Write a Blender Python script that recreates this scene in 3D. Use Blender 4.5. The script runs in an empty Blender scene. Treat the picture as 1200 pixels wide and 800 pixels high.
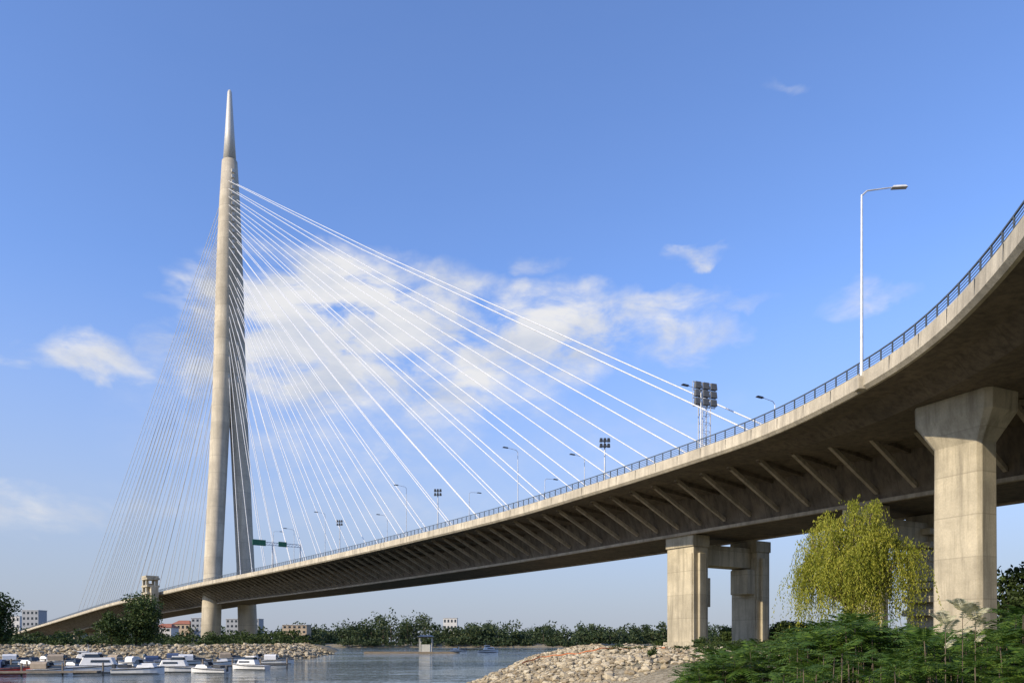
import bpy, math, random
import numpy as np
from mathutils import Vector
random.seed(7); rng=np.random.default_rng(7)
S=bpy.context.scene
S.view_settings.view_transform='Standard'; S.view_settings.look='None'; S.view_settings.exposure=0
F=900.0; HV=752.0

# ---------------------------------------------------------------- helpers
def link(o):
    S.collection.objects.link(o); return o
def empty(name,loc=(0,0,0)):
    o=bpy.data.objects.new(name,None); o.location=loc; return link(o)
class MB:
    def __init__(s): s.v=[]; s.f=[]; s.m=[]; s.mi=0
    def add(s,vs,fs):
        b=len(s.v); s.v+= [tuple(map(float,p)) for p in vs]
        for f in fs: s.f.append(tuple(i+b for i in f)); s.m.append(s.mi)
    def box(s,c,d,ax=(1,0),top=None):
        x=np.array([ax[0],ax[1],0.]); x/=np.linalg.norm(x); y=np.array([-x[1],x[0],0.]); c=np.array(c,float)
        vs=[]
        for k in (-1,1):
            sx,sy=(1,1) if (k<0 or top is None) else top
            for a,b in((-1,-1),(1,-1),(1,1),(-1,1)):
                vs.append(c+x*a*d[0]/2*sx+y*b*d[1]/2*sy+np.array([0,0,k*d[2]/2]))
        s.add(vs,[(3,2,1,0),(4,5,6,7),(0,1,5,4),(1,2,6,5),(2,3,7,6),(3,0,4,7)])
    def beam(s,p,q,w,h):
        p=np.array(p,float); q=np.array(q,float); t=q-p; t/=np.linalg.norm(t)
        u=np.cross(t,[0,0,1.]); 
        if np.linalg.norm(u)<1e-3: u=np.array([1.,0,0])
        u/=np.linalg.norm(u); v=np.cross(u,t)
        vs=[c+u*a*w/2+v*b*h/2 for c in(p,q) for a,b in((-1,-1),(1,-1),(1,1),(-1,1))]
        s.add(vs,[(3,2,1,0),(4,5,6,7),(0,1,5,4),(1,2,6,5),(2,3,7,6),(3,0,4,7)])
    def tube(s,p,q,r0,r1=None,n=8,caps=True):
        if r1 is None:r1=r0
        p=np.array(p,float); q=np.array(q,float); t=q-p; L=np.linalg.norm(t)
        if L<1e-6:return
        t/=L; u=np.cross(t,[0,0,1.]); 
        if np.linalg.norm(u)<1e-3: u=np.array([1.,0,0])
        u/=np.linalg.norm(u); v=np.cross(u,t)
        vs=[]
        for c,r in((p,r0),(q,r1)):
            for i in range(n):
                a=2*math.pi*i/n; vs.append(c+r*(u*math.cos(a)+v*math.sin(a)))
        fs=[(i,(i+1)%n,n+(i+1)%n,n+i) for i in range(n)]
        if caps: fs+= [tuple(range(n))[::-1],tuple(range(n,2*n))]
        s.add(vs,fs)
    def loft(s,secs,closed=True,caps=True):
        n=len(secs[0]); vs=[p for sec in secs for p in sec]; fs=[]
        m=n if closed else n-1
        for k in range(len(secs)-1):
            for i in range(m):
                j=(i+1)%n; fs.append((k*n+i,k*n+j,(k+1)*n+j,(k+1)*n+i))
        if caps and closed: fs.append(tuple(range(n))[::-1]); fs.append(tuple(range((len(secs)-1)*n,len(secs)*n)))
        s.add(vs,fs)
    def obj(s,name,mats,parent=None,smooth=False,bevel=0):
        me=bpy.data.meshes.new(name); me.from_pydata(s.v,[],s.f)
        if not isinstance(mats,(list,tuple)): mats=[mats]
        for m in mats: me.materials.append(m)
        me.polygons.foreach_set('material_index',s.m)
        if smooth: me.polygons.foreach_set('use_smooth',[True]*len(s.f))
        me.update()
        import bmesh
        bm=bmesh.new(); bm.from_mesh(me); bmesh.ops.recalc_face_normals(bm,faces=bm.faces); bm.to_mesh(me); bm.free()
        o=bpy.data.objects.new(name,me); link(o)
        if parent: o.parent=parent; o.location=-Vector(parent.location) if parent.location.length else (0,0,0)
        if bevel:
            b=o.modifiers.new('b','BEVEL'); b.width=bevel; b.segments=2; b.limit_method='ANGLE'
        return o
def quads_obj(name,Q,mats,mi=None,parent=None,extra=None):
    N=len(Q); V=Q.reshape(-1,3); nv=len(V); faces=np.arange(nv)
    me=bpy.data.meshes.new(name)
    ev=[];ef=[];em=[]
    if extra: ev,ef,em=extra.v,extra.f,extra.m
    allv=np.vstack([V,np.array(ev).reshape(-1,3)]) if ev else V
    loops=list(faces); starts=list(range(0,nv,4)); tot=[4]*N; mm=list(mi if mi is not None else [0]*N)
    p=nv
    for f,m in zip(ef,em):
        starts.append(p); tot.append(len(f)); loops+=[i+nv for i in f]; p+=len(f); mm.append(m)
    me.vertices.add(len(allv)); me.vertices.foreach_set('co',allv.astype(np.float32).ravel())
    me.loops.add(len(loops)); me.loops.foreach_set('vertex_index',np.array(loops,dtype=np.int32))
    me.polygons.add(len(starts)); me.polygons.foreach_set('loop_start',np.array(starts,dtype=np.int32)); me.polygons.foreach_set('loop_total',np.array(tot,dtype=np.int32))
    for m in mats: me.materials.append(m)
    me.polygons.foreach_set('material_index',np.array(mm,dtype=np.int32))
    me.update(calc_edges=True); me.validate()
    o=bpy.data.objects.new(name,me); link(o)
    if parent:o.parent=parent
    return o

# ---------------------------------------------------------------- materials
def newmat(name):
    m=bpy.data.materials.new(name); m.use_nodes=True; nt=m.node_tree; nt.nodes.clear()
    out=nt.nodes.new('ShaderNodeOutputMaterial'); b=nt.nodes.new('ShaderNodeBsdfPrincipled'); nt.links.new(b.outputs[0],out.inputs[0])
    return m,nt,b,out
def N(nt,t,**k):
    n=nt.nodes.new(t)
    for a,b in k.items(): setattr(n,a,b)
    return n
def ramp(nt,src,stops):
    r=N(nt,'ShaderNodeValToRGB'); e=r.color_ramp.elements
    while len(e)<len(stops): e.new(0.5)
    for i,(p,c) in enumerate(stops): e[i].position=p; e[i].color=(*c,1) if len(c)==3 else c
    nt.links.new(src,r.inputs[0]); return r.outputs[0]
def mapped(nt,scale):
    g=N(nt,'ShaderNodeNewGeometry'); mp=N(nt,'ShaderNodeMapping'); mp.inputs['Scale'].default_value=scale
    nt.links.new(g.outputs['Position'],mp.inputs[0]); return mp.outputs[0]
def noise(nt,vec,sc,det=5,rough=.6):
    n=N(nt,'ShaderNodeTexNoise'); n.inputs['Scale'].default_value=sc; n.inputs['Detail'].default_value=det; n.inputs['Roughness'].default_value=rough
    nt.links.new(vec,n.inputs['Vector']); return n.outputs['Fac']
def mixc(nt,f,a,b,mode='MIX'):
    m=N(nt,'ShaderNodeMix',data_type='RGBA',blend_type=mode)
    if isinstance(f,(int,float)): m.inputs[0].default_value=f
    else: nt.links.new(f,m.inputs[0])
    for i,x in((6,a),(7,b)):
        if isinstance(x,tuple): m.inputs[i].default_value=(*x,1)
        else: nt.links.new(x,m.inputs[i])
    return m.outputs[2]
def bump(nt,b,h,st,dist=.1):
    bn=N(nt,'ShaderNodeBump'); bn.inputs['Strength'].default_value=st; bn.inputs['Distance'].default_value=dist
    nt.links.new(h,bn.inputs['Height']); nt.links.new(bn.outputs[0],b.inputs['Normal'])
def concrete(name,c,joint=None,stain=.55,sc=1.0,axis=(0,0,1)):
    m,nt,b,_=newmat(name)
    p=mapped(nt,(1,1,1)); streak=mapped(nt,(1.2,1.2,.09))
    n1=noise(nt,p,.25*sc,5,.65); n2=noise(nt,streak,.8*sc,4,.7); n3=noise(nt,p,6*sc,3,.7)
    d=tuple(x*stain for x in c)
    col=mixc(nt,ramp(nt,n1,[(.35,(0,0,0)),(.65,(1,1,1))]),tuple(x*.74 for x in c),tuple(min(1,x*1.1) for x in c))
    col=mixc(nt,ramp(nt,n2,[(.44,(0,0,0)),(.68,(.95,.95,.95))]),col,d)
    col=mixc(nt,.25,col,ramp(nt,n3,[(.3,(.3,.3,.3)),(.7,(1,1,1))]),'MULTIPLY')
    if joint:
        g=N(nt,'ShaderNodeNewGeometry'); s=N(nt,'ShaderNodeVectorMath',operation='DOT_PRODUCT'); nt.links.new(g.outputs['Position'],s.inputs[0]); s.inputs[1].default_value=axis
        q=N(nt,'ShaderNodeMath',operation='MULTIPLY'); q.inputs[1].default_value=1/joint; nt.links.new(s.outputs['Value'],q.inputs[0])
        fr=N(nt,'ShaderNodeMath',operation='FRACT'); nt.links.new(q.outputs[0],fr.inputs[0])
        lt=N(nt,'ShaderNodeMath',operation='LESS_THAN'); lt.inputs[1].default_value=.03; nt.links.new(fr.outputs[0],lt.inputs[0])
        ml=N(nt,'ShaderNodeMath',operation='MULTIPLY'); ml.inputs[1].default_value=.45; nt.links.new(lt.outputs[0],ml.inputs[0])
        fl=N(nt,'ShaderNodeMath',operation='FLOOR'); nt.links.new(q.outputs[0],fl.inputs[0])
        wn=N(nt,'ShaderNodeTexWhiteNoise',noise_dimensions='1D'); nt.links.new(fl.outputs[0],wn.inputs['W'])
        col=mixc(nt,.22,col,ramp(nt,wn.outputs[0],[(0,(.35,.35,.35)),(1,(1,1,1))]),'MULTIPLY')
        col=mixc(nt,ml.outputs[0],col,tuple(x*.4 for x in c))
    nt.links.new(col,b.inputs['Base Color']); b.inputs['Roughness'].default_value=.85
    bump(nt,b,n3,.3,.05); return m
def plain(name,c,rough=.5,metal=0,var=.15,sc=2):
    m,nt,b,_=newmat(name); p=mapped(nt,(1,1,1)); n=noise(nt,p,sc,3)
    col=mixc(nt,ramp(nt,n,[(.3,(0,0,0)),(.7,(1,1,1))]),tuple(x*(1-var) for x in c),tuple(min(1,x*(1+var)) for x in c))
    nt.links.new(col,b.inputs['Base Color']); b.inputs['Roughness'].default_value=rough; b.inputs['Metallic'].default_value=metal
    return m
def foliage(name,c1,c2,c3,trans=.35,sc=.4):
    m,nt,b,out=newmat(name); g=N(nt,'ShaderNodeNewGeometry'); p=mapped(nt,(1,1,1)); n=noise(nt,p,sc,2)
    a=N(nt,'ShaderNodeMath',operation='ADD'); mu=N(nt,'ShaderNodeMath',operation='MULTIPLY'); mu.inputs[1].default_value=.5
    nt.links.new(g.outputs['Random Per Island'],mu.inputs[0]); nt.links.new(mu.outputs[0],a.inputs[0]); 
    m2=N(nt,'ShaderNodeMath',operation='MULTIPLY'); m2.inputs[1].default_value=.6; nt.links.new(n,m2.inputs[0]); nt.links.new(m2.outputs[0],a.inputs[1])
    col=ramp(nt,a.outputs[0],[(.2,c1),(.55,c2),(.85,c3)])
    nt.links.new(col,b.inputs['Base Color']); b.inputs['Roughness'].default_value=.6; b.inputs['Specular IOR Level'].default_value=.25
    t=N(nt,'ShaderNodeBsdfTranslucent'); nt.links.new(col,t.inputs[0]); mx=N(nt,'ShaderNodeMixShader'); mx.inputs[0].default_value=trans
    nt.links.new(b.outputs[0],mx.inputs[1]); nt.links.new(t.outputs[0],mx.inputs[2]); nt.links.new(mx.outputs[0],out.inputs[0]); return m
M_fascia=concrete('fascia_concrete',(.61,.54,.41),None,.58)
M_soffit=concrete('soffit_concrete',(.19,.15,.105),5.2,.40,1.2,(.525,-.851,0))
M_strut=concrete('strut_concrete',(.46,.39,.29),None,.6)
M_pier=concrete('pier_concrete',(.58,.51,.37),4.0,.52)
M_pylon=concrete('pylon_concrete',(.66,.58,.44),8.0,.72,.5)
M_steel=plain('stainless_cladding',(.55,.53,.48),.5,.1)
M_cable=plain('cable_sheath',(.68,.69,.70),.4)
M_rail=plain('railing_steel',(.10,.12,.14),.5,.3)
M_pole=plain('galvanised_steel',(.55,.56,.57),.45,.3)
M_dark=plain('dark_metal',(.05,.055,.06),.5,.2)
M_asph=plain('asphalt',(.05,.05,.052),.9)
M_bark=plain('bark',(.10,.075,.05),.9,0,.4,6)
M_white=plain('white_gelcoat',(.74,.73,.70),.3,0,.08)
M_glass=plain('dark_glass',(.03,.04,.05),.1)
M_wood=plain('jetty_wood',(.22,.18,.13),.85,0,.3,3)
M_green=plain('sign_green',(.02,.14,.07),.5)
M_red=plain('red_paint',(.45,.04,.03),.4)
M_hose=plain('orange_hose',(.5,.16,.05),.6)
M_blue=plain('blue_canvas',(.04,.07,.15),.7)
M_tan=plain('tan_canvas',(.35,.28,.2),.8)
M_navy=plain('navy_hull',(.03,.04,.07),.3)
M_lens=plain('lamp_lens',(.6,.6,.58),.3)
M_tree=foliage('tree_leaves',(.02,.035,.01),(.04,.07,.018),(.09,.12,.03),.25,.12)
M_far=foliage('far_leaves',(.025,.045,.018),(.045,.07,.026),(.085,.10,.038),.2,.03)
M_willow=foliage('willow_leaves',(.13,.16,.012),(.28,.30,.035),(.46,.43,.07),.4,.6)
M_shrub=foliage('shrub_leaves',(.025,.06,.008),(.07,.135,.016),(.16,.23,.035),.35,1.2)
M_seed=foliage('dry_fronds',(.35,.35,.2),(.5,.48,.3),(.6,.56,.38),.3,1)
m,nt,b,_=newmat('riprap_stone'); g=N(nt,'ShaderNodeNewGeometry'); p=mapped(nt,(1,1,1)); n=noise(nt,p,3,4)
c=ramp(nt,g.outputs['Random Per Island'],[(0,(.26,.20,.12)),(.5,(.46,.38,.25)),(1,(.60,.52,.37))])
c=mixc(nt,.45,c,ramp(nt,n,[(.3,(.45,.45,.45)),(.7,(1,1,1))]),'MULTIPLY'); nt.links.new(c,b.inputs['Base Color']); b.inputs['Roughness'].default_value=.95; bump(nt,b,n,.5,.05); M_rock=m
m,nt,b,_=newmat('ground'); g=N(nt,'ShaderNodeNewGeometry'); s=N(nt,'ShaderNodeSeparateXYZ'); nt.links.new(g.outputs['Position'],s.inputs[0])
p=mapped(nt,(1,1,1)); n1=noise(nt,p,.12,5); n2=noise(nt,p,4,4,.7)
a=N(nt,'ShaderNodeMath',operation='MULTIPLY_ADD'); a.inputs[1].default_value=1.6; nt.links.new(n1,a.inputs[0]); nt.links.new(s.outputs[2],a.inputs[2])
mr=N(nt,'ShaderNodeMapRange'); mr.inputs[1].default_value=-.75; mr.inputs[2].default_value=.25; nt.links.new(a.outputs[0],mr.inputs[0])
grav=ramp(nt,n2,[(.3,(.12,.09,.05)),(.5,(.30,.25,.16)),(.7,(.46,.40,.28))])
gras=ramp(nt,n2,[(.3,(.04,.05,.018)),(.6,(.10,.10,.04)),(.8,(.24,.20,.10))])
nt.links.new(mixc(nt,mr.outputs[0],grav,gras),b.inputs['Base Color']); b.inputs['Roughness'].default_value=.95; bump(nt,b,n2,.8,.2); M_ground=m
m,nt,b,_=newmat('river_water'); b.inputs['Base Color'].default_value=(.02,.04,.045,1); b.inputs['Roughness'].default_value=.05; b.inputs['IOR'].default_value=1.33
p1=mapped(nt,(.5,1.0,1)); n1=noise(nt,p1,.8,3,.55); p2=mapped(nt,(.02,.06,1)); n2=noise(nt,p2,.6,3)
mm=N(nt,'ShaderNodeMath',operation='MULTIPLY'); nt.links.new(n1,mm.inputs[0]); nt.links.new(ramp(nt,n2,[(.42,(.15,.15,.15)),(.58,(1,1,1))]),mm.inputs[1]); bump(nt,b,mm.outputs[0],1.0,.38); M_water=m

# ---------------------------------------------------------------- terrain
RB=np.array([(-3,80),(0,109),(8,180),(17,250),(60,330),(220,420),(600,520),(3000,800),(3000,-3000),(-3000,-3000),(-3000,-400),(-8,-60),(-6,0),(2,10),(1,25),(-2,50)],float)
LI=np.array([(-52,205),(-60,186),(-90,176),(-128,168),(-125,130),(-92,104),(-86,60),(-300,40),(-1500,300),(-900,800),(-330,600),(-170,450),(-90,400),(-64,270)],float)
FB=np.array([(-5000,900),(-900,700),(-330,605),(-250,585),(-100,590),(100,610),(300,640),(3000,900),(12000,3000),(12000,12000),(-12000,12000),(-12000,3000)],float)
def sd(poly,x,y):
    d=np.full(x.shape,1e9); ins=np.zeros(x.shape,bool); n=len(poly)
    for i in range(n):
        a=poly[i]; b_=poly[(i+1)%n]; e=b_-a; L=e@e
        t=np.clip(((x-a[0])*e[0]+(y-a[1])*e[1])/L,0,1)
        d=np.minimum(d,np.hypot(x-a[0]-t*e[0],y-a[1]-t*e[1]))
        c=((a[1]>y)!=(b_[1]>y)); 
        if abs(e[1])>1e-9: ins^= c&(x<(e[0]*(y-a[1])/e[1]+a[0]))
    return np.where(ins,d,-d)
def landd(x,y):
    w=1.6*np.sin(x*.21+y*.13)+1.1*np.sin(x*.47-y*.31)
    return np.maximum(np.maximum(sd(RB,x,y),sd(LI,x,y)),sd(FB,x,y))+w*.6
def gz(x,y):
    x=np.asarray(x,float); y=np.asarray(y,float); d=landd(x,y)
    t=np.clip(d/13,0,1); t=t*(2-t)
    z=np.where(d>0,-4+3.1*t,-4+np.maximum(d*.35,-3))
    z=z+np.where(d>0,.18*np.sin(x*.35+1)*np.sin(y*.27)+.10*np.sin(x*.9)*np.cos(y*.8),0)
    return z
k=np.linspace(-1,1,321)
gx=10+8500*np.sinh(k*7.2)/np.sinh(7.2); gy=110+8500*np.sinh(k*7.2)/np.sinh(7.2)
X,Y=np.meshgrid(gx,gy); Z=gz(X,Y); n=len(gx)
V=np.stack([X,Y,Z],-1).reshape(-1,3); I=np.arange(n*n).reshape(n,n)
fc=np.stack([I[:-1,:-1],I[:-1,1:],I[1:,1:],I[1:,:-1]],-1).reshape(-1,4)
me=bpy.data.meshes.new('ground'); me.from_pydata(V.tolist(),[],fc.tolist()); me.materials.append(M_ground); me.polygons.foreach_set('use_smooth',[True]*len(fc)); me.update()
link(bpy.data.objects.new('ground',me))
w=MB(); w.add([(-8000,-3000,-4),(8000,-3000,-4),(8000,8000,-4),(-8000,8000,-4)],[(0,1,2,3)]); w.obj('river_water',M_water)

t_=(1+5**.5)/2
ico_v=np.array([(-1,t_,0),(1,t_,0),(-1,-t_,0),(1,-t_,0),(0,-1,t_),(0,1,t_),(0,-1,-t_),(0,1,-t_),(t_,0,-1),(t_,0,1),(-t_,0,-1),(-t_,0,1)])/1.9
ico_f=[(0,11,5),(0,5,1),(0,1,7),(0,7,10),(0,10,11),(1,5,9),(5,11,4),(11,10,2),(10,7,6),(7,1,8),(3,9,4),(3,4,2),(3,2,6),(3,6,8),(3,8,9),(4,9,5),(2,4,11),(6,2,10),(8,6,7),(9,8,1)]
def rocks(name,xs,ys,smin,smax):
    zs=gz(xs,ys); vs=[];fs=[]
    for i in range(len(xs)):
        sz=smin+(smax-smin)*random.random()**2.6
        r=rng.normal(1,.16,(12,1)); sc=np.array([sz,sz*random.uniform(.6,1),sz*random.uniform(.45,.8)])*.5
        a=random.random()*6.28; v=ico_v*r*sc; ca,sa=math.cos(a),math.sin(a)
        v=np.stack([v[:,0]*ca-v[:,1]*sa,v[:,0]*sa+v[:,1]*ca,v[:,2]],-1)+np.array([xs[i],ys[i],zs[i]+sz*.12])
        b0=len(vs); vs+=v.tolist(); fs+=[(a_+b0,b_+b0,c_+b0) for a_,b_,c_ in ico_f]
    me=bpy.data.meshes.new(name); me.from_pydata(vs,[],fs); me.materials.append(M_rock); me.update(); link(bpy.data.objects.new(name,me))
def band(x0,x1,y0,y1,n,d0,d1):
    xs=rng.uniform(x0,x1,n*8); ys=rng.uniform(y0,y1,n*8); d=landd(xs,ys); k=(d>d0)&(d<d1); return xs[k][:n],ys[k][:n]
x,y=band(-6,24,38,130,18000,-.6,24); rocks('riprap_bank',x,y,.14,.65)
x,y=band(-2,50,130,300,2500,-.6,12); rocks('riprap_bank',x,y,.5,1.2)
x,y=band(-128,-48,165,300,4200,-.8,12); rocks('riprap_island_bank',x,y,.5,1.6)
g=MB(); pp=[]
for i in range(60):
    t=i/59; xx=1+13*t; yy=74+2.5*math.sin(t*9)+3*t-8*t*t; pp.append((xx,yy,float(gz(xx,yy))+.38+.05*math.sin(i)))
for a_,b_ in zip(pp[:-1],pp[1:]): g.tube(a_,b_,.06,n=6,caps=False)
g.obj('water_hose',M_hose)

# ---------------------------------------------------------------- bridge curves
NP=[(-560,810,2),(-470,720,7.5),(-395,635,12.5),(-312,540,18),(-230,440,22),(-180,388,24.6),(-140,342,26),(-95,285,26),(-50,225,26),(-20.3,182.8,26),(0,152,26),(14.1,126.5,26),(23.9,107.3,26),(30.6,91.8,26),(34.2,75,26),(34.5,62.1,26),(31.8,47.8,26),(27.5,36,26),(21,22,26),(13,8,26),(5,-4,26)]
def cat(P,step):
    P=[np.array(p,float) for p in P]; P=[2*P[0]-P[1]]+P+[2*P[-1]-P[-2]]; out=[];idx=[]
    for i in range(1,len(P)-2):
        a,b_,c_,d_=P[i-1:i+3]; L=np.linalg.norm(c_-b_); m=max(2,int(L/step))
        idx.append(len(out))
        for j in range(m):
            t=j/m; out.append(.5*((2*b_)+(-a+c_)*t+(2*a-5*b_+4*c_-d_)*t*t+(-a+3*b_-3*c_+d_)*t**3))
    out.append(P[-2]); idx.append(len(out)-1); return np.array(out),idx
NC,NI=cat(NP,2.0)
def tang(P):
    T=np.gradient(P[:,:2],axis=0); return T/np.linalg.norm(T,axis=1)[:,None]
NT=tang(NC); NN=np.stack([-NT[:,1],NT[:,0]],-1)
if NN[NI[9]][0]<0: NN=-NN
kc=NI[10]
C0=NC[:kc+1,:2]+21*NN[:kc+1]; H0=NC[:kc+1,2]
c0=C0[-1]; tdir=np.array([.525,-.851]); tdir/=np.linalg.norm(tdir); ext=np.array([c0+tdir*s for s in np.arange(3,200,3.)])
CC=np.vstack([C0,ext]); CH=np.concatenate([H0,np.full(len(ext),26.)])
for _ in range(20): CC[1:-1]=(CC[:-2]+2*CC[1:-1]+CC[2:])/4
CT=tang(CC); CN=np.stack([-CT[:,1],CT[:,0]],-1)
if CN[kc][0]<0: CN=-CN
bridge=empty('cable_stayed_bridge')
def P3(i,off,dz): p=CC[i]+CN[i]*off; return (p[0],p[1],CH[i]+dz)
near_off=[]
for i in range(len(CC)):
    if i<=kc: near_off.append(float((NC[i,:2]-CC[i])@CN[i])+.35)
    else: near_off.append(-19.5)
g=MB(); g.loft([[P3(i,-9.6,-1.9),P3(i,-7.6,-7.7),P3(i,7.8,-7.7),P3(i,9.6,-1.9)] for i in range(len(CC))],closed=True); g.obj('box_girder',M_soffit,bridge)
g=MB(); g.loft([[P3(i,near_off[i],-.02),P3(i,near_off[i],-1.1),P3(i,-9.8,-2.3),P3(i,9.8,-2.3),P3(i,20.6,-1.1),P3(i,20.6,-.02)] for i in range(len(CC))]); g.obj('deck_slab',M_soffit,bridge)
g=MB(); g.loft([[P3(i,near_off[i]+1.5,.02),P3(i,20,.02)] for i in range(len(CC))],closed=False); g.obj('roadway',M_asph,bridge)
g=MB(); g.loft([[P3(i,20.6,.5),P3(i,20.6,-1.5),P3(i,21,-1.5),P3(i,21,.5)] for i in range(len(CC))]); g.obj('far_parapet',M_fascia,bridge)
g=MB(); g.loft([[P3(i,-7.9,-7.45),P3(i,-7.9,-7.95),P3(i,-7.2,-7.95),P3(i,-7.2,-7.45)] for i in range(len(CC))]); g.loft([[P3(i,7.4,-7.45),P3(i,7.4,-7.95),P3(i,8.1,-7.95),P3(i,8.1,-7.45)] for i in range(len(CC))]); g.obj('girder_edges',M_strut,bridge)
g=MB(); r=MB(); seg=np.concatenate([[0],np.cumsum(np.linalg.norm(np.diff(CC,axis=0),axis=1))])
def atS(s):
    i=min(max(int(np.searchsorted(seg,s))-1,0),len(seg)-2); t=(s-seg[i])/(seg[i+1]-seg[i])
    c=CC[i]*(1-t)+CC[i+1]*t; return c,CN[i]*(1-t)+CN[i+1]*t,CT[i],CH[i]*(1-t)+CH[i+1]*t,i
s=seg[-1]-4
while s>150:
    c,nn,tt,h,i=atS(s)
    for sg,o1 in ((-1,-18.6),(1,18.6)):
        a=c+nn*(8.0*sg); b_=c+nn*o1
        g.beam((*a,h-6.6),(*b_,h-1.35),.45,.55)
        a2=c+nn*(9.4*sg); r.beam((*a2,h-2.45),(*b_,h-1.5),.4,.7)
    s-=5.2
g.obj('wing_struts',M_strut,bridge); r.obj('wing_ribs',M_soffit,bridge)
g=MB(); 
def NPt(i,off,dz): p=NC[i,:2]+NN[i]*off; return (p[0],p[1],NC[i,2]+dz)
g.loft([[NPt(i,-.15,.25),NPt(i,.45,.3),NPt(i,.5,-1.45),NPt(i,.12,-1.5),NPt(i,-.22,-1.15)] for i in range(len(NC))]); g.obj('edge_fascia',M_fascia,bridge,smooth=False)
g=MB(); segN=np.concatenate([[0],np.cumsum(np.linalg.norm(np.diff(NC[:,:2],axis=0),axis=1))])
def atN(s):
    i=min(max(int(np.searchsorted(segN,s))-1,0),len(segN)-2); t=(s-segN[i])/(segN[i+1]-segN[i])
    p=NC[i]*(1-t)+NC[i+1]*t; return p,NN[i],NT[i]
s=100
while s<segN[-1]:
    p,nn,tt=atN(s); q=p[:2]+nn*.12; g.box((q[0],q[1],p[2]+.85),(.1,.12,1.2),tt); s+=1.9
for dz,w_ in((1.45,.12),(1.15,.045),(.9,.045),(.65,.045),(.42,.045)):
    g.loft([[NPt(i,.12-w_/2,dz-w_/2),NPt(i,.12+w_/2,dz-w_/2),NPt(i,.12+w_/2,dz+w_/2),NPt(i,.12-w_/2,dz+w_/2)] for i in range(20,len(NC))])
g.obj('railing',M_rail,bridge)
g=MB(); s=200
while s<segN[-1]:
    p,nn,tt=atN(s); q=p[:2]-nn*.19; g.box((q[0],q[1],p[2]-.45),(.05,.06,1.2),tt); s+=5
g.obj('fascia_joints',M_dark,bridge)
R=[];c0=CC[kc+6]; t0=CT[kc+24]; n0=CN[kc+24]
for i in range(kc-2,len(NC)):
    q=NC[i,:2]; tt=(q-c0)@t0; o=(q-c0)@n0
    rgt=c0+t0*tt+n0*max(-17.5,o+2.2); R.append((q+n0*.4,rgt,i))
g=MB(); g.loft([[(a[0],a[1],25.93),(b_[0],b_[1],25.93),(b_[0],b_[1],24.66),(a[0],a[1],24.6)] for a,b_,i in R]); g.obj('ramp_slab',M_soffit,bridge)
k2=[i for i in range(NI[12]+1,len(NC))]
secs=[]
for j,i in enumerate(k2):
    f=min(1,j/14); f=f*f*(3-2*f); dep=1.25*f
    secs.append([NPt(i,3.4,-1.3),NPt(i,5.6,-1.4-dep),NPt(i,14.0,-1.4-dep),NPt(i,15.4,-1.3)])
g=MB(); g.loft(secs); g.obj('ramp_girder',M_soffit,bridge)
g=MB(); s=segN[NI[14]]
while s<segN[-1]:
    p,nn,tt=atN(s); a=p[:2]+nn*14.5; b_=p[:2]+nn*22; g.beam((*a,24.0),(*b_,24.5),.35,.5); s+=5
g.obj('ramp_ribs',M_strut,bridge)

def pier(name,c,nn,tt,offs,zt,a,b_,stack=True):
    g=MB()
    for k_,o in enumerate(offs):
        q=c+nn*o; zb=float(gz(q[0],q[1]))-1
        w=a if k_==0 else a*.92
        g.box((q[0],q[1],(zt-1.9+zb)/2),(w,b_,zt-1.9-zb),tt)
        g.box((q[0],q[1],zt-.9),(w*1.04,b_*1.15,1.99),tt)
        g.box((q[0],q[1],zb+1.2),(w*1.15,b_*1.3,1.0),tt)
        qq=q+tt*(w/2+.25); g.box((qq[0],qq[1],(zt-3+zb)/2),(.5,b_*.45,zt-3-zb),tt)
        qq=q-nn*(b_/2+.1); g.box((qq[0]+tt[0]*w*.36,qq[1]+tt[1]*w*.36,(zt-3+zb)/2),(w*.2,.2,zt-3-zb),tt)
    q=c+nn*(sum(offs)/2); L=abs(offs[1]-offs[0])-b_
    g.box((q[0],q[1],zt-3.0),(a*.55,L-.02,3.6),tt)
    q=c+nn*(offs[1]-b_/2-1.2)+tt*.8; g.box((q[0],q[1],zt-7.3),(a*.6,2.2,4.4),tt)
    q=c+nn*(offs[0]+b_/2+.8)+tt*1.0; g.box((q[0],q[1],zt-9.5),(a*.4,1.5,5),tt)
    if stack:
        for j in range(7):
            q=c+nn*(offs[1]-b_/2-.9)+tt*.3; g.box((q[0],q[1],zt-2.5-j*1.9),(a*.9,1.9,.9),tt)
    return g.obj(name,M_pier,bridge,bevel=.12)
cA=np.array([35.8,136.0]); pier('river_pier',cA,n0,t0,(-6.5,9.3),18.06,6.4,3.4,False)
cB=np.array([53.2,106.9]); pier('inland_pier',cB,n0,t0,(-6.5,8.0),18.06,4.6,3.0,True)
pc=np.array([43.9,74.5]); tt=np.array([.42,-.907]); nn=np.array([.907,.42])
def sect(z,a,b_,ch):
    pts=[]
    for sx,sy in((1,1),(-1,1),(-1,-1),(1,-1)):
        p1=(sx*(a/2-ch),sy*b_/2); p2=(sx*a/2,sy*(b_/2-ch))
        pts+= [p2,p1] if sx*sy>0 else [p1,p2]
    return [(*(pc+tt*u_+nn*v_),z) for u_,v_ in pts]
g=MB(); g.loft([sect(-3,5.1,2.8,.35),sect(-1.2,5.1,2.8,.35),sect(18.9,4.9,2.7,.35),sect(21.5,7.9,4.6,.5),sect(23.36,8.0,4.7,.5)])
g.obj('ramp_pier',M_pier,bridge,bevel=.06)

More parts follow.
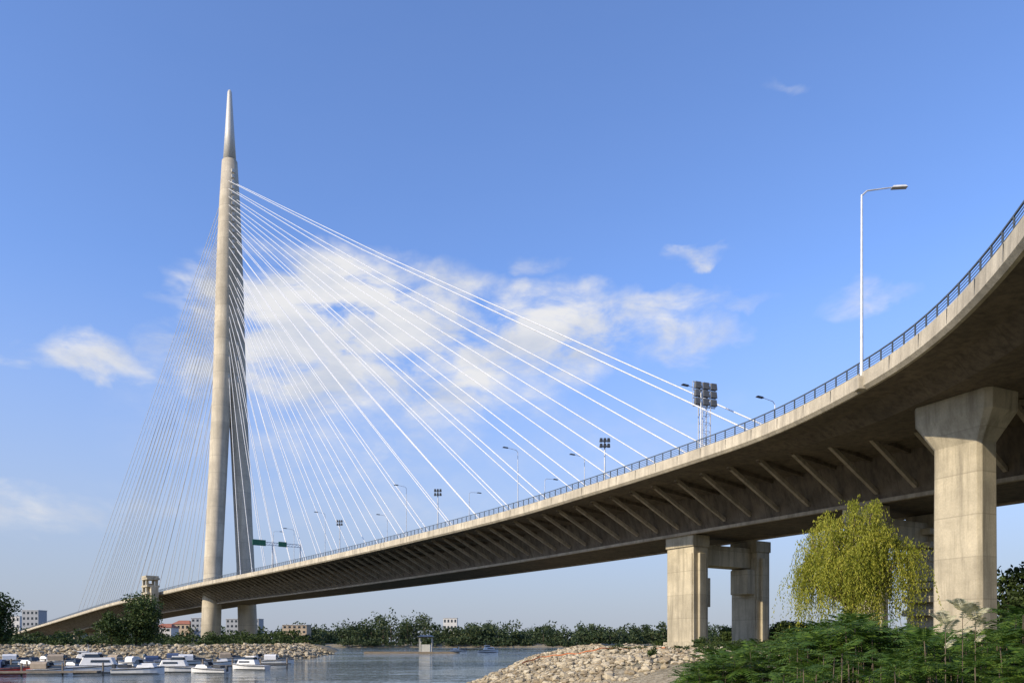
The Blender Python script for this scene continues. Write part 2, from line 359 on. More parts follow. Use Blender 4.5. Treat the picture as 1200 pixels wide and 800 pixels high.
# pylon
best=None
for i in range(len(CC)):
    u_=600+CC[i][0]/CC[i][1]*F if CC[i][1]>150 else 1e9
    if abs(u_-269)<(best or 1e9): best=abs(u_-269); ip=i
pc=CC[ip]; pn=CN[ip]; pt=CT[ip]; Dp=pc[1]; print('pylon',pc,Dp,pn)
zv=lambda v:(HV-v)/F*Dp; px=Dp/F
def ell(c,z,ra,rb,n=28): return [(*(c+pn*ra*math.cos(2*math.pi*j/n)+pt*rb*math.sin(2*math.pi*j/n)),z) for j in range(n)]
py=empty('pylon'); py.parent=bridge
prof=[(-6,9.2,4.5),(zv(712),8.5,4.3),(zv(660),7.7,4.1),(zv(600),6.5,4.1),(zv(520),4.9,4.15),(zv(450),3.5,4.2),(zv(380),2.6,4.3),(zv(300),1.8,4.1),(zv(240),1.0,3.75),(zv(190),.05,3.45)]
for nm,sg in(('near_leg',-1),('far_leg',1)):
    g=MB(); g.loft([ell(pc+pn*o*sg,z,r_,r_*1.15) for z,o,r_ in prof]); ob=g.obj(nm,M_pylon,py,smooth=True)
g=MB(); g.loft([ell(pc,zv(445),5.2,3.3),ell(pc,zv(380),4.6,3.4),ell(pc,zv(300),4.2,3.5),ell(pc,zv(192),3.2,3.6)]); g.obj('shaft_core',M_pylon,py,smooth=True)
g=MB(); g.loft([ell(pc,zv(191),3.0,3.4),ell(pc,zv(150),2.0,2.2),ell(pc,zv(109),1.0,1.1),ell(pc,zv(106.5),.7,.8)]); g.obj('steel_tip',M_steel,py,smooth=True)
g=MB()
for z0 in np.linspace(zv(300),zv(205),16):
    g.box((*(pc+pt*4.2),z0),(1.0,1.2,1.5),pt); g.box((*(pc-pt*4.2),z0),(1.0,1.2,1.5),pt)
g.obj('anchor_boxes',M_steel,py)
sp=seg[ip]; g=MB(); NCB=20
for side,L0,L1,zt0,zt1 in((1,32,316,zv(432),zv(217)),(-1,28,300,zv(432),zv(226))):
    for k_ in range(NCB):
        f=k_/(NCB-1); c,nn,tt,h,i=atS(sp+side*(L0+(L1-L0)*f)); zt=zt0+(zt1-zt0)*f**.8
        for sg in(-1,1):
            a=pc+pn*1.8*sg+pt*side*3.2; e=c+nn*6.2*sg
            A=np.array([*a,zt]); E=np.array([*e,h+.2]); Mx=(A+E)/2-np.array([0,0,.004*np.linalg.norm(A-E)])
            g.tube(A,Mx,.13,n=8,caps=False); g.tube(Mx,E,.13,n=8,caps=False)
            dd=(A-E)/np.linalg.norm(A-E); g.tube(E,E+dd*6,.22,n=8)
g.obj('stay_cables',M_cable,bridge,smooth=True)
g=MB()
for dist in(-215,-300,-380):
    c,nn,tt,h,i=atS(max(2,sp+dist)); 
    for o in(-5,5):
        q=c+nn*o; g.box((q[0],q[1],(h-7.7-4)/2),(3,3,h-7.7+4),tt)
g.obj('approach_piers',M_pier,bridge)

# ---------------------------------------------------------------- deck furniture
def on_curve(u,off):
    b=None
    for i in range(5,len(CC)-1):
        q=CC[i]+CN[i]*off
        if q[1]<60: continue
        e=abs(600+q[0]/q[1]*F-u)
        if b is None or e<b[0]: b=(e,i,q)
    i=b[1]; return b[2],CT[i],CN[i],CH[i]
def lamp(base,armdir,h,arm=3.4,r=.16):
    e=empty('street_lamp',base); g=MB(); B=np.array(base); ad=np.array([*armdir,0.]); ad/=np.linalg.norm(ad)
    g.box(B+[0,0,.15],(.6,.6,.3)); g.tube(B,B+[0,0,h-.5],r,r*.55,10)
    g.tube(B+[0,0,h-.55],B+ad*.5+[0,0,h-.1],r*.5,r*.42,8); g.tube(B+ad*.5+[0,0,h-.1],B+ad*arm+[0,0,h+.1],r*.42,r*.35,8)
    g.obj('pole',M_pole,e)
    g=MB(); c=B+ad*(arm+.5)+[0,0,h+.1]; g.box(c,(1.5,.55,.24),armdir,top=(.75,.6))
    g.obj('lamp_head',M_dark if r<.14 else M_lens,e,bevel=.03)
lamp((34.15,75.,25.2),(1,-.1),18.9,3.0,.17)
g=MB(); g.box((34.0,75,25.2),(1.1,.9,1.3),(0,1),top=(1,1)); g.obj('lamp_bracket',M_fascia,bridge,bevel=.1)
for u,v,off,ad in((815,456,-9,-1),(605,527,-4,-1),(685,535,6,-1),(910,470,-2,-1),(475,570,0,-1),(548,576,10,1),(380,601,-2,-1),(455,604,10,-1),(320,622,6,1),(345,620,-8,-1),(640,560,12,1)):
    q,tt,nn,h=on_curve(u,off); H=(HV-v)/F*q[1]-h
    lamp((float(q[0]),float(q[1]),float(h)),tuple(nn*ad),H,3.0,.13)
def flood(u,v,off):
    q,tt,nn,h=on_curve(u,off); H=(HV-v)/F*q[1]-h; e=empty('floodlight_mast',(float(q[0]),float(q[1]),float(h))); B=np.array([q[0],q[1],h])
    g=MB(); g.tube(B,B+[0,0,H],.2,.12,10); g.beam(B+[-1.1,0,H-.2],B+[1.1,0,H-.2],.15,.15); g.beam(B+[-1.1,0,H-1.3],B+[1.1,0,H-1.3],.15,.15); g.obj('mast',M_pole,e)
    g=MB()
    for a in(-.75,0,.75):
        for z in(-.15,-1.25): g.box(B+[a,-.3,H+z],(.62,.5,.8),(1,.15),top=(.8,.6))
    g.obj('floodlights',M_dark,e,bevel=.03)
flood(711,515,-3); flood(515,574,-3); flood(397,610,-3)
q,tt,nn,h=on_curve(827,-3); px_=q[1]/F; e=empty('floodlight_panel_mast',(float(q[0]),float(q[1]),float(h))); B=np.array([q[0],q[1],h]); zt=(HV-448)*px_
g=MB(); ax=np.array([.93,.36,0]); bx=np.array([-.36,.93,0]); g_top=zt-h
for s1 in(-.8,.8):
    for s2 in(-.6,.6): g.tube(B+ax*(s1+.8)+bx*s2,B+ax*(s1+.8)+bx*s2+[0,0,g_top-.3],.11,.11,6)
for j in range(int(g_top/1.5)):
    z0=j*1.5
    for s2 in(-.6,.6):
        g.beam(B+bx*s2+[0,0,z0],B+ax*1.6+bx*s2+[0,0,z0+1.5],.07,.07); g.beam(B+bx*s2+[0,0,z0+1.5],B+ax*1.6+bx*s2+[0,0,z0+1.5],.08,.08)
for z0 in np.linspace(g_top-4.2,g_top,4): g.beam(B-ax*1.6+[0,0,z0],B+ax*3.0+[0,0,z0],.14,.14)
for s1 in np.linspace(-1.6,3.0,4): g.beam(B+ax*s1+[0,0,g_top-4.2],B+ax*s1+[0,0,g_top],.1,.1)
g.obj('lattice',M_pole,e)
g=MB()
for z0 in np.linspace(g_top-3.5,g_top-.7,3):
    for s1 in np.linspace(-.9,2.3,3): g.box(B+ax*s1-bx*.5+[0,0,z0],(1.25,.7,1.15),(ax[0],ax[1]),top=(.9,.7))
g.obj('floodlights',plain('floodlight_grey',(.10,.10,.095),.5),e,bevel=.04)
q,tt,nn,h=on_curve(320,-14); q2,_,_,_=on_curve(352,-3); e=empty('sign_gantry',(float(q[0]),float(q[1]),float(h)))
g=MB(); zt=(HV-637)/F*q[1]; A=np.array([q[0],q[1],h]); Bq=np.array([q2[0],q2[1],h])
g.tube(A,[A[0],A[1],zt+1],.3,.25,8); g.tube(Bq,[Bq[0],Bq[1],zt+1],.3,.25,8)
Lf=A-(Bq-A)*.6
for dz in(-.5,.5): g.beam([Lf[0],Lf[1],zt+dz],[Bq[0],Bq[1],zt+dz],.22,.22)
for j in range(14):
    a=Lf+(Bq-Lf)*j/14; b_=Lf+(Bq-Lf)*(j+1)/14; g.beam([a[0],a[1],zt-.5],[b_[0],b_[1],zt+.5],.12,.12)
g.obj('truss',M_pole,e); g=MB(); dr=(Bq-Lf)[:2]; dr/=np.linalg.norm(dr); c=Lf*.7+A*.3; g.box((c[0]-.3,c[1]-.5,zt+.1),(5,.2,2.2),dr); c=A*.6+Bq*.4; g.box((c[0]-.3,c[1]-.5,zt+.1),(3.2,.2,1.9),dr); g.obj('sign_panel',M_green,e)
q,tt,nn,h=on_curve(176,-25); e=empty('stair_tower',(float(q[0]),float(q[1]),0)); g=MB(); zt=(HV-673)/F*q[1]
for sx_ in(-1,1):
    for sy_ in(-1,1):
        qq=q+tt*2.6*sx_+nn*2.2*sy_; g.box((qq[0],qq[1],zt/2-2),(1.1,1.1,zt),tt)
g.box((q[0],q[1],zt/2-3),(2.6,2.4,zt-3),tt); g.box((*(q+tt*6),zt/2-4),(2.2,3.4,zt-5),tt)
z0=6
while z0<zt-2:
    g.box((*(q+tt*1.6-nn*.3),z0),(8.6,6.0,.9),tt); z0+=3.6
g.box((q[0],q[1],zt-1.2),(6.8,6.0,1.0),tt)
g.obj('tower_walls',M_pier,e)

# ---------------------------------------------------------------- vegetation
def leafquads(P,size):
    n=len(P); a=rng.normal(size=(n,3)); a/=np.linalg.norm(a,axis=1)[:,None]; b_=rng.normal(size=(n,3)); b_-=a*(a*b_).sum(1)[:,None]; b_/=np.linalg.norm(b_,axis=1)[:,None]
    s=size*rng.uniform(.6,1.3,(n,1)); A=a*s; B=b_*s*.6
    return np.stack([P-A,P+B*.9+A*.1,P+A,P-B*.9-A*.1],1)
def crown(x,y,zg,h,w,n,base=.18,nl=9):
    L=[]
    cz=zg+h*(base+(1-base)/2)
    for k_ in range(nl):
        th=random.random()*6.28; rr=random.uniform(.1,.62)*w/2; zz=random.uniform(-.36,.36)*h*(1-base)
        L.append((x+rr*math.cos(th),y+rr*math.sin(th),cz+zz,random.uniform(.24,.42)*w*(1-.35*max(0,zz/(h*.5))),random.uniform(.16,.26)*h))
    P=[]
    for lx,ly,lz,rw,rh in L:
        m_=n//nl; d=rng.normal(size=(m_,3)); d/=np.linalg.norm(d,axis=1)[:,None]; r_=rng.uniform(0,1,(m_,1))**.35*rng.uniform(.85,1.12,(m_,1))
        P.append(d*r_*np.array([rw,rw,rh])+np.array([lx,ly,lz]))
    return np.vstack(P),L
def tree(name,x,y,h,w,n,ls,mat=M_tree,base=.18,nl=10):
    zg=float(gz(x,y)); P,L=crown(x,y,zg,h,w,n,base,nl); tb=MB(); tb.mi=1
    top=np.array([x,y,zg+h*.55]); tb.tube((x,y,zg-.5),top,h*.025,h*.012,8)
    for l in L: tb.tube((x,y,zg+h*random.uniform(.15,.45)),(l[0],l[1],l[2]),h*.011,h*.003,5)
    return quads_obj(name,leafquads(P,ls),[mat,M_bark],extra=tb)
def mass(name,items,ls,mat,per,base=.0):
    Qs=[];tb=MB(); tb.mi=1
    for x,y,h,w in items:
        zg=float(gz(x,y)); P,L=crown(x,y,zg,h,w,per,base,7)
        k_=per//5; sk=np.column_stack([x+rng.normal(0,w*.3,k_),y+rng.normal(0,w*.2,k_),zg+rng.uniform(0,h*.35,k_)]); P=np.vstack([P,sk])
        Qs.append(leafquads(P,ls)); tb.tube((x,y,zg-.5),(x,y,zg+h*.5),h*.02,h*.01,5)
    return quads_obj(name,np.vstack(Qs),[mat,M_bark],extra=tb)
it=[]
for i in range(250):
    u=rng.uniform(330,960); yy=rng.uniform(604,690); h=rng.uniform(9,16)*(1+.3*math.sin(u*.07)*math.sin(u*.023+1))
    wf=1.5
    if i%4==0: h=rng.uniform(15,21); wf=.9
    if 428<u<500: h=rng.uniform(18,29); wf=.75
    if 690<u: h*=.9
    it.append(((u-600)/F*yy,yy,h,h*wf*rng.uniform(.8,1.2)))
mass('distant_trees',it,1.1,M_far,210)
it=[]   # low scrub right on the far waterline
for i in range(170):
    u=rng.uniform(330,960); xx0=(u-600)/F*598; ys_=np.linspace(575,660,86); dd=landd(np.full(86,xx0),ys_); j0=int(np.argmax(dd>rng.uniform(1.5,8)))
    it.append((xx0,float(ys_[j0]),rng.uniform(2.5,5.5),rng.uniform(7,14)))
mass('far_bank_scrub',it,.8,M_far,90)
it=[]
for i in range(130):
    u=rng.uniform(-60,420); yy=rng.uniform(620,900); h=rng.uniform(8,20) if u>130 else rng.uniform(6,10); it.append(((u-600)/F*yy,yy,h,h*rng.uniform(.9,1.5)))
mass('distant_trees',it,1.3,M_far,150)
it=[]
for i in range(110):
    u=rng.uniform(660,1500); yy=rng.uniform(350,560); h=rng.uniform(5,12); xx=(u-600)/F*yy
    if landd(np.array([xx]),np.array([yy]))[0]>6: it.append((xx,yy,h,h*1.3))
mass('distant_trees',it,.8,M_far,220)
it=[]
for i in range(90):
    xx=rng.uniform(-190,-66); yy=rng.uniform(225,400)
    if landd(np.array([xx]),np.array([yy]))[0]>12 and math.hypot(xx-pc[0],yy-pc[1])>14 : it.append((xx,yy,rng.uniform(2.5,6),rng.uniform(6,11)))
mass('island_bushes',it,.45,M_tree,240)
it=[]
for i in range(60):
    xx=rng.uniform(-180,-92); yy=rng.uniform(105,240)
    if landd(np.array([xx]),np.array([yy]))[0]>2: it.append((xx,yy,rng.uniform(1.6,3.6),rng.uniform(4,8)))
mass('bank_bushes',it,.3,M_tree,400)
tree('tree',-93,190,13.0,13,8000,.32,base=.0,nl=15); tree('tree',-97,186,8,8,3000,.3,base=.0)
tree('tree',-126,186,14,11,6500,.33,base=.02,nl=14); tree('tree',-133,192,15,13,5500,.35,base=.02,nl=14)
for x,y,h,w_ in((61,92,11,9),(70,98,12,10),(58,84,5,7),(84,110,12,13),(92,122,13,13),(49,140,4.5,7),(55,150,5,8),(45,160,3.5,6),(52,168,5,8)):
    tree('tree',x,y,h,w_,4000,.3,base=.0,nl=13)
it=[(rng.uniform(26,60),rng.uniform(56,150),rng.uniform(.7,1.8),rng.uniform(2,4)) for i in range(80)]
mass('bank_scrub',it,.16,M_tree,240)
it=[]
for i in range(70):
    xx=rng.uniform(7,26); yy=rng.uniform(34,74); 
    if landd(np.array([xx]),np.array([yy]))[0]>11: it.append((xx,yy,rng.uniform(.3,.8),rng.uniform(.7,1.8)))
mass('bank_weeds',it,.09,M_tree,160)

def willow(x,y,h,w_):
    zg=float(gz(x,y)); tb=MB(); tb.mi=1; B=np.array([x,y,zg]); tb.tube(B-[0,0,.5],B+[.2,0,h*.35],.42,.3,10)
    Q=[]; heads=[]; NH=42
    for k_ in range(NH):
        th=k_*2.4+random.uniform(-.3,.3); f=((k_+.5)/NH)**.5; rr=f*w_*random.uniform(.32,.47); zt=h*(1.0-.40*f**2)*random.uniform(.74,1.04)
        hd=B+np.array([rr*math.cos(th),rr*math.sin(th),zt]); heads.append(hd)
        mid=B+(hd-B)*.55+[0,0,h*.1]; tb.tube(B+[.2,0,h*.3],mid,.14,.08,6); tb.tube(mid,hd,.08,.03,6)
    for hd in heads:
        ll_=random.uniform(.5,1.15); cl=random.uniform(.16,.42)
        for s_ in range(34):
            th=random.random()*6.28; out=random.uniform(.1,1.4); L=random.uniform(.2,.9)*(hd[2]-zg)*ll_; L=min(L,hd[2]-zg-.3)
            o=np.array([math.cos(th),math.sin(th),0]); rad=(hd-B); rad[2]=0; o=o+rad/(w_*.4)*.5
            nseg=int(L/.105); t=np.linspace(0,1,max(nseg,6))[:,None]
            st=hd+rng.normal(0,cl,3)
            P=st+o*out*(1-(1-t)**2.2)+np.array([0,0,1])*(.35*np.sin(np.minimum(t*4,1)*3.14)-L*t**1.25)
            P=P+rng.normal(0,.05,P.shape); n=len(P)
            d=np.column_stack([rng.normal(0,.4,(n,2)),-np.ones(n)]); d/=np.linalg.norm(d,axis=1)[:,None]
            sdv=np.cross(d,rng.normal(size=(n,3))); sdv/=np.linalg.norm(sdv,axis=1)[:,None]; l=rng.uniform(.16,.28,(n,1)); wv=.036
            Q.append(np.stack([P,P+d*l*.5+sdv*wv,P+d*l,P+d*l*.5-sdv*wv],1))
    Q=np.vstack(Q); print('willow quads',len(Q)); quads_obj('willow_tree',Q,[M_willow,M_bark],extra=tb)
willow(26.4,60,11.9,10.9)

def fronds(bases,dirs,lens,pairs=11):
    Q=[]
    for B,dv,L in zip(bases,dirs,lens):
        t=np.linspace(0,1,pairs+1); d=dv/np.linalg.norm(dv); hz=np.array([d[0],d[1],0.]); hz/= (np.linalg.norm(hz)+1e-6)
        pts=B+np.outer(t*L,d)+np.outer(-(t**2)*L*.38,[0,0,1.])
        side=np.cross(hz,[0,0,1.]); tang_=np.gradient(pts,axis=0); tang_/=np.linalg.norm(tang_,axis=1)[:,None]
        for i in range(pairs):
            a,b_=pts[i],pts[i+1]; Q.append([a-side*.006,a+side*.006,b_+side*.004,b_-side*.004])
        ll=L*.26*np.sin(np.pi*(t*.8+.16))**.7
        for sg in(-1,1):
            for i in range(1,pairs+1):
                dd=side*sg*.88+tang_[i]*.42-np.array([0,0,.22+random.uniform(-.12,.12)]); dd/=np.linalg.norm(dd); l=ll[i]*random.uniform(.85,1.1)
                wv=tang_[i]*l*.17; p=pts[i]; Q.append([p,p+dd*l*.42+wv,p+dd*l,p+dd*l*.42-wv])
    return np.array(Q)
def topv(u):
    return np.interp(u,[790,830,880,930,975,1010,1060,1100,1150,1200,1300],[790,762,750,738,716,714,726,736,732,704,690])
def shrub(name,u0,u1,y0,y1,n,mat,drop=(0,26),Lr=(.55,.95)):
    tb=MB(); tb.mi=1; B=[];D=[];Ls=[]
    for i in range(n):
        u=random.uniform(u0,u1); yy=random.uniform(y0,y1); xx=(u-600)/F*yy; v=topv(u)+drop[0]+(drop[1]-drop[0])*random.random()
        zt=(HV-v)/F*yy-.12; zg=min(float(gz(xx,yy)),zt-.5); top=np.array([xx+random.uniform(-.2,.2),yy,zt])
        tb.tube((xx,yy,zg-.2),top,.016,.007,5)
        for k_ in range(random.randint(12,16)):
            th=k_*2.4+random.random(); f=random.uniform(.3,1)if k_>4 else 1; pitch=random.uniform(.1,.9) if k_<5 else random.uniform(-.1,.4)
            B.append(np.array([xx,yy,zg])*(1-f)+top*f); D.append(np.array([math.cos(th)*math.cos(pitch),math.sin(th)*math.cos(pitch),math.sin(pitch)])); Ls.append(random.uniform(*Lr))
    quads_obj(name,fronds(B,D,Ls),[mat,M_bark],extra=tb)
shrub('sumac_shrub',805,960,20,27,110,M_shrub,(4,34)); shrub('sumac_shrub',930,1090,15,23,170,M_shrub,(6,60),(.5,.85)); shrub('sumac_shrub',1060,1260,12,20,190,M_shrub,(6,70),(.4,.75))
shrub('sumac_shrub',830,1250,10,14,170,M_shrub,(34,92),(.28,.55))
B=[];D=[];Ls=[];tb=MB();tb.mi=1
for u,v in((1128,716),(1143,726),(1108,732)):
    yy=11.6; xx=(u-600)/F*yy; zt=(HV-v)/F*yy; tb.tube((xx,yy,-1.6),(xx,yy,zt),.01,.005,5)
    for k_ in range(8): 
        th=k_*.9+.3; zz=zt-(.0 if k_<5 else .12*(k_-4)); B.append(np.array([xx,yy,zz])); D.append(np.array([math.cos(th)*.6,math.sin(th)*.6,.9])); Ls.append(random.uniform(.3,.55))
quads_obj('pale_frond_plant',fronds(B,D,Ls,13),[M_seed,M_bark],extra=tb)

# ---------------------------------------------------------------- boats, jetty, houses
def boat(u,v,L,ang,style,col=None):
    yy=3600/(v-HV); xx=(u-600)/F*yy; e=empty('motorboat',(xx,yy,-4)); e.rotation_euler=(0,0,ang)
    hm=col or M_white
    def ob(g,nm,mt,bev=0,sm=False):
        o=g.obj(nm,mt,None,smooth=sm,bevel=bev); o.parent=e; return o
    g=MB(); secs=[]
    for t in np.linspace(0,1,9):
        x_=(-.5+t)*L; bw=.17*L*(1-max(0,(t-.45)/.55)**2.2); sh=.11*L*(1+.45*t*t); bw=max(bw,.01)
        secs.append([(x_,-bw,sh),(x_,-bw*.86,.02*L),(x_,0,-.05*L*(1-t*.5)),(x_,bw*.86,.02*L),(x_,bw,sh)])
    g.loft(secs,closed=True); ob(g,'hull',hm,.03)
    g=MB(); g.loft([[(s_[0][0],s_[0][1]*1.03,s_[0][2]-.16),(s_[0][0],s_[0][1]*1.03,s_[0][2]-.04)] for s_ in secs],closed=False); g.loft([[(s_[4][0],s_[4][1]*1.03,s_[4][2]-.16),(s_[4][0],s_[4][1]*1.03,s_[4][2]-.04)] for s_ in secs],closed=False); ob(g,'rub_rail',M_dark)
    if style==0:
        g=MB(); g.box((.16*L,0,.175*L),(.36*L,.24*L,.09*L),top=(.75,.8)); ob(g,'foredeck',M_white,.05)
        g=MB(); g.box((.0,0,.25*L),(.12*L,.25*L,.09*L),top=(.35,.85)); ob(g,'windscreen',M_glass,.02)
        g=MB(); g.box((-.28*L,0,.16*L),(.2*L,.24*L,.06*L)); g.box((-.49*L,0,.12*L),(.06*L,.08*L,.16*L)); ob(g,'seats_and_motor',M_dark,.03)
    elif style==1:
        g=MB(); g.box((.05*L,0,.2*L),(.55*L,.26*L,.13*L),top=(.8,.85)); g.box((-.06*L,0,.335*L),(.26*L,.23*L,.03*L)); ob(g,'cabin',M_white,.05)
        g=MB(); g.box((-.03*L,0,.29*L),(.27*L,.22*L,.075*L),top=(.8,.9)); g.box((.1*L,0,.205*L),(.3*L,.262*L,.04*L),top=(.95,.97)); ob(g,'windows',M_glass,.02)
        g=MB(); g.tube((.1*L,0,.26*L),(.46*L,0,.26*L),.02,.02,5); g.tube((.45*L,0,.14*L),(.46*L,0,.26*L),.02,.02,5); g.tube((-.1*L,0,.34*L),(-.12*L,0,.5*L),.03,.02,5); ob(g,'rails_and_mast',M_pole)
    else:
        g=MB(); g.loft([[(x_,y_*L,z_*L) for y_,z_ in((-.15,.13),(-.14,.25),(-.07,.3),(.07,.3),(.14,.25),(.15,.13))] for x_ in(-.42*L,-.05*L)]); ob(g,'canvas_cover',{2:M_blue,3:M_white,4:M_tan}[style],.03)
        g=MB(); g.box((.14*L,0,.165*L),(.34*L,.22*L,.06*L),top=(.7,.7)); g.box((-.02*L,0,.24*L),(.08*L,.24*L,.08*L),top=(.4,.9)); ob(g,'windscreen',M_glass,.02)
for a in((8,789,6.0,.2,2,M_red),(40,783,6,2.9,0,None),(78,779,6.5,.35,4,None),(92,785,5.5,2.8,0,M_navy),(112,788,7.6,.25,1,None),(163,789,6.2,.1,0,None),(150,780,5.5,2.6,3,None),(207,787,6.2,3.3,1,None),(228,778,6.2,.5,3,None),(188,779,5.6,.4,2,None),(293,784,5.6,2.95,1,None),(255,779,5.2,.3,0,None),(326,777,5.8,.15,3,None),(272,774,6,.4,4,None),
 (22,777,6,.5,3,None),(58,776,6,2.7,0,None),(100,776,6.5,.2,1,None),(128,777,5.6,2.9,4,M_navy),(170,776,6,.6,0,None),(60,789,5.2,.1,4,None),(245,788,5,3.0,0,None),(212,775,6,.2,2,None),(304,775,5.6,2.7,0,M_navy)): boat(*a)
j=empty('jetty'); g=MB()
for (x0,y0,x1,y1,w_) in((-78,98,-52,106,1.8),(-52,106,-36,122,1.6),(-68,90,-50,93,1.6),(-84,112,-62,118,1.8),(-84,98,-78,98,1.6)):
    g.beam((x0,y0,-3.55),(x1,y1,-3.55),w_,.22); L=math.hypot(x1-x0,y1-y0); m_=int(L/4)
    for k_ in range(m_+1):
        xx=x0+(x1-x0)*k_/m_; yy=y0+(y1-y0)*k_/m_; g.tube((xx,yy+.9,-6),(xx,yy+.9,-2.5),.12,.12,6)
g.obj('deck_boards',M_wood,j)
e=empty('floating_hut',(-31,277,-4)); g=MB(); g.box((-36,277,-3.7),(34,5,.6)); g.box((-31,277,1.9),(5.2,4.4,.25)); g.obj('raft',M_wood,e)
g=MB(); 
for a in(-2.2,2.2):
    for b_ in(-1.8,1.8): g.box((-31+a,277+b_,-1),(.25,.25,5))
g.box((-31,277,-2.1),(3.2,3,2.6)); g.box((-31,277,2.3),(5.6,4.8,.5),top=(.6,.5)); g.obj('hut',plain('hut_paint',(.5,.5,.48),.6),e)
boat(572,764,8,.2,1); boat(537,763,7,3.0,0)
M_tile=plain('roof_tiles',(.32,.12,.07),.85,0,.25,1); M_w1=plain('white_render',(.6,.58,.54),.9); M_w2=plain('grey_render',(.34,.35,.36),.9); M_w3=plain('tan_render',(.45,.35,.24),.9)
def building(name,u0,u1,vt,yy,mat,floors,roof='flat',cols=None,depth=14):
    x0=(u0-600)/F*yy; x1=(u1-600)/F*yy; zt=(HV-vt)/F*yy; W=x1-x0; cx=(x0+x1)/2; zb=-1.5; e=empty(name,(cx,yy,0))
    g=MB(); g.box((cx,yy,(zt+zb)/2),(W,depth,zt-zb)); g.obj('walls',mat,e)
    g=MB(); cols=cols or max(2,int(W/3.5)); fh=(zt-zb)/floors
    for f in range(floors):
        for c_ in range(cols):
            wx=x0+W*(c_+.5)/cols; g.box((wx,yy-depth/2-.02,zb+fh*(f+.55)),(W/cols*.5,.12,fh*.45))
    g.obj('windows',M_glass,e)
    g=MB()
    if roof=='flat': g.box((cx,yy,zt+.2),(W+.8,depth+.8,.4)); g.obj('roof',M_pole,e)
    else:
        g.add([(x0-.6,yy-depth/2-.6,zt),(x1+.6,yy-depth/2-.6,zt),(x1+.6,yy+depth/2+.6,zt),(x0-.6,yy+depth/2+.6,zt),(x0+W*.2,yy,zt+3.2),(x1-W*.2,yy,zt+3.2)],[(0,1,5,4),(2,3,4,5),(1,2,5),(3,0,4),(3,2,1,0)]); g.obj('roof',M_tile,e)
building('apartment_building',31,50,715,760,M_w2,6); building('apartment_building',14,28,722,800,M_w1,4)
building('riverside_house',186,205,735,610,M_w1,3,'hip'); building('riverside_house',206,226,731,640,M_w3,3,'hip'); building('office_building',228,243,724,640,M_w2,5); building('office_building',268,306,725,700,M_w2,5); building('riverside_house',334,362,732,600,M_w3,4)
building('riverside_house',110,124,733,620,M_w1,3,'hip'); building('riverside_house',75,100,738,640,M_w1,2,'hip')
building('apartment_building',520,536,724,900,M_w1,4)

# ---------------------------------------------------------------- light & sky
az=math.atan2(-.82,-.57); el=math.radians(28)
sd_=Vector((math.sin(az)*math.cos(el),math.cos(az)*math.cos(el),math.sin(el)))
L=bpy.data.lights.new('sun','SUN'); L.energy=4.9; L.angle=math.radians(.5); L.color=(1,.86,.64)
lo=bpy.data.objects.new('sun',L); lo.rotation_euler=sd_.to_track_quat('Z','Y').to_euler(); lo.location=(0,0,300); link(lo)
W=bpy.data.worlds.new('World'); S.world=W; W.use_nodes=True; nt=W.node_tree; nt.nodes.clear()
try:
    W.cycles.sampling_method='MANUAL'; W.cycles.sample_map_resolution=512
except Exception: pass
out=N(nt,'ShaderNodeOutputWorld'); bg=N(nt,'ShaderNodeBackground'); bg.inputs[1].default_value=.1; nt.links.new(bg.outputs[0],out.inputs[0])
sky=N(nt,'ShaderNodeTexSky',sky_type='NISHITA'); sky.sun_disc=False; sky.sun_elevation=el; sky.sun_rotation=az%(2*math.pi); sky.air_density=1.0; sky.dust_density=.6; sky.ozone_density=1.5
tc=N(nt,'ShaderNodeTexCoord'); sx=N(nt,'ShaderNodeSeparateXYZ'); nt.links.new(tc.outputs['Generated'],sx.inputs[0])
def M(op,a,b_=None):
    m_=N(nt,'ShaderNodeMath',operation=op)
    for i,x_ in enumerate((a,b_)):
        if x_ is None: continue
        if isinstance(x_,(int,float)): m_.inputs[i].default_value=x_
        else: nt.links.new(x_,m_.inputs[i])
    return m_.outputs[0]
AZ=M('ARCTAN2',sx.outputs[0],sx.outputs[1]); hyp=M('SQRT',M('ADD',M('MULTIPLY',sx.outputs[0],sx.outputs[0]),M('MULTIPLY',sx.outputs[1],sx.outputs[1]))); TE=M('DIVIDE',sx.outputs[2],hyp)
cv=N(nt,'ShaderNodeCombineXYZ'); nt.links.new(AZ,cv.inputs[0]); nt.links.new(TE,cv.inputs[1])
def wnoise(sc,det,ysc=1.5,off=0,rough=.58,col=False,dist=.3):
    mp=N(nt,'ShaderNodeMapping'); mp.inputs['Scale'].default_value=(1,ysc,1); mp.inputs['Location'].default_value=(off,off*.7,off); nt.links.new(cv.outputs[0],mp.inputs[0]); n_=N(nt,'ShaderNodeTexNoise'); n_.inputs['Scale'].default_value=sc; n_.inputs['Detail'].default_value=det; n_.inputs['Roughness'].default_value=rough; n_.inputs['Distortion'].default_value=dist; nt.links.new(mp.outputs[0],n_.inputs[0]); return n_.outputs[1 if col else 0]
wc=wnoise(13,4,1.4,7.3,.55,True)
ws=N(nt,'ShaderNodeVectorMath',operation='SUBTRACT'); nt.links.new(wc,ws.inputs[0]); ws.inputs[1].default_value=(.5,.5,.5)
wm=N(nt,'ShaderNodeVectorMath',operation='MULTIPLY'); nt.links.new(ws.outputs[0],wm.inputs[0]); wm.inputs[1].default_value=(.14,.08,0)
wp=N(nt,'ShaderNodeVectorMath',operation='ADD'); nt.links.new(cv.outputs[0],wp.inputs[0]); nt.links.new(wm.outputs[0],wp.inputs[1])
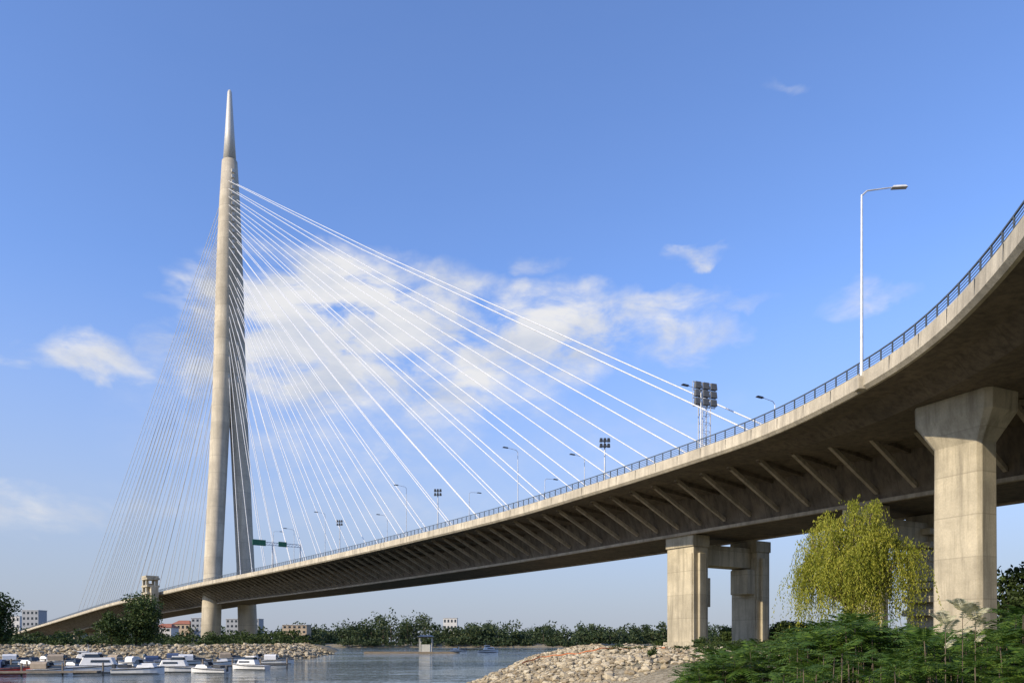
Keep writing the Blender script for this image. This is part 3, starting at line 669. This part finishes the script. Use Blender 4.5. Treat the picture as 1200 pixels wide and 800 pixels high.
clouds=[(400,352,135,62,2.0),(350,385,130,90,2.1),(340,430,150,65,1.5),(470,390,150,85,1.7),(530,445,130,55,1.2),(620,385,95,48,1.4),(665,390,100,52,1.5),(715,385,85,42,1.15),(775,358,75,20,.95),(800,392,85,26,.95),(690,345,36,18,.85),(822,299,40,14,1.0),(1012,348,60,16,.7),(112,420,80,26,1.1),(155,438,50,18,.9),(50,598,170,26,.8),(910,113,22,7,.45),(205,350,36,12,.4),(620,312,30,16,.5),(855,354,60,9,.5),(5,420,30,12,.8),(390,500,240,80,.6),(700,520,260,50,.35),(420,600,320,40,.35)]
acc=None
for u,v,ru,rv,wt in clouds:
    hyp_=math.hypot(F,u-600); a0=math.atan((u-600)/F); t0_=(HV-v)/hyp_; ra=ru*1.15*F/hyp_**2; rt=rv*1.25/hyp_
    s1=N(nt,'ShaderNodeVectorMath',operation='SUBTRACT'); nt.links.new(wp.outputs[0],s1.inputs[0]); s1.inputs[1].default_value=(a0,t0_,0)
    s2=N(nt,'ShaderNodeVectorMath',operation='MULTIPLY'); nt.links.new(s1.outputs[0],s2.inputs[0]); s2.inputs[1].default_value=(1/ra,1/rt,0)
    s3=N(nt,'ShaderNodeVectorMath',operation='DOT_PRODUCT'); nt.links.new(s2.outputs[0],s3.inputs[0]); nt.links.new(s2.outputs[0],s3.inputs[1])
    q=M('MULTIPLY',M('MAXIMUM',M('SUBTRACT',1.0,s3.outputs['Value']),0.0),wt)
    acc=q if acc is None else M('MAXIMUM',acc,q)
n1=wnoise(11,8,1.8,0,.60); n2=wnoise(8,5,2.0,3.1,.55)
den=M('MULTIPLY',acc,M('ADD',.62,M('MULTIPLY',M('SUBTRACT',n1,.5),3.2)))
mr=N(nt,'ShaderNodeMapRange',interpolation_type='SMOOTHSTEP'); nt.links.new(den,mr.inputs[0]); mr.inputs[1].default_value=-.08; mr.inputs[2].default_value=1.2
tint=mixc(nt,1.0,sky.outputs[0],(1.6,1.9,2.6),'MULTIPLY')
hz=N(nt,'ShaderNodeMapRange',interpolation_type='SMOOTHSTEP'); nt.links.new(TE,hz.inputs[0]); hz.inputs[1].default_value=.48; hz.inputs[2].default_value=-.04; hz.inputs[3].default_value=0; hz.inputs[4].default_value=.94
skyc=mixc(nt,hz.outputs[0],tint,(4.0,4.4,5.4))
cc=ramp(nt,n2,[(.32,(.66,.71,.82)),(.6,(.97,.96,.95))]); cc=mixc(nt,1.0,cc,(9.0,9.0,9.0),'MULTIPLY')
fac=M('MULTIPLY',mr.outputs[0],.93)
final=mixc(nt,fac,skyc,cc); nt.links.new(final,bg.inputs[0])

cam=bpy.data.cameras.new('camera'); cam.sensor_width=36; cam.lens=27; cam.shift_y=(HV-400)/1200; cam.clip_end=30000; cam.clip_start=.1
co=bpy.data.objects.new('camera',cam); co.rotation_euler=(math.radians(90),0,0); link(co); S.camera=co
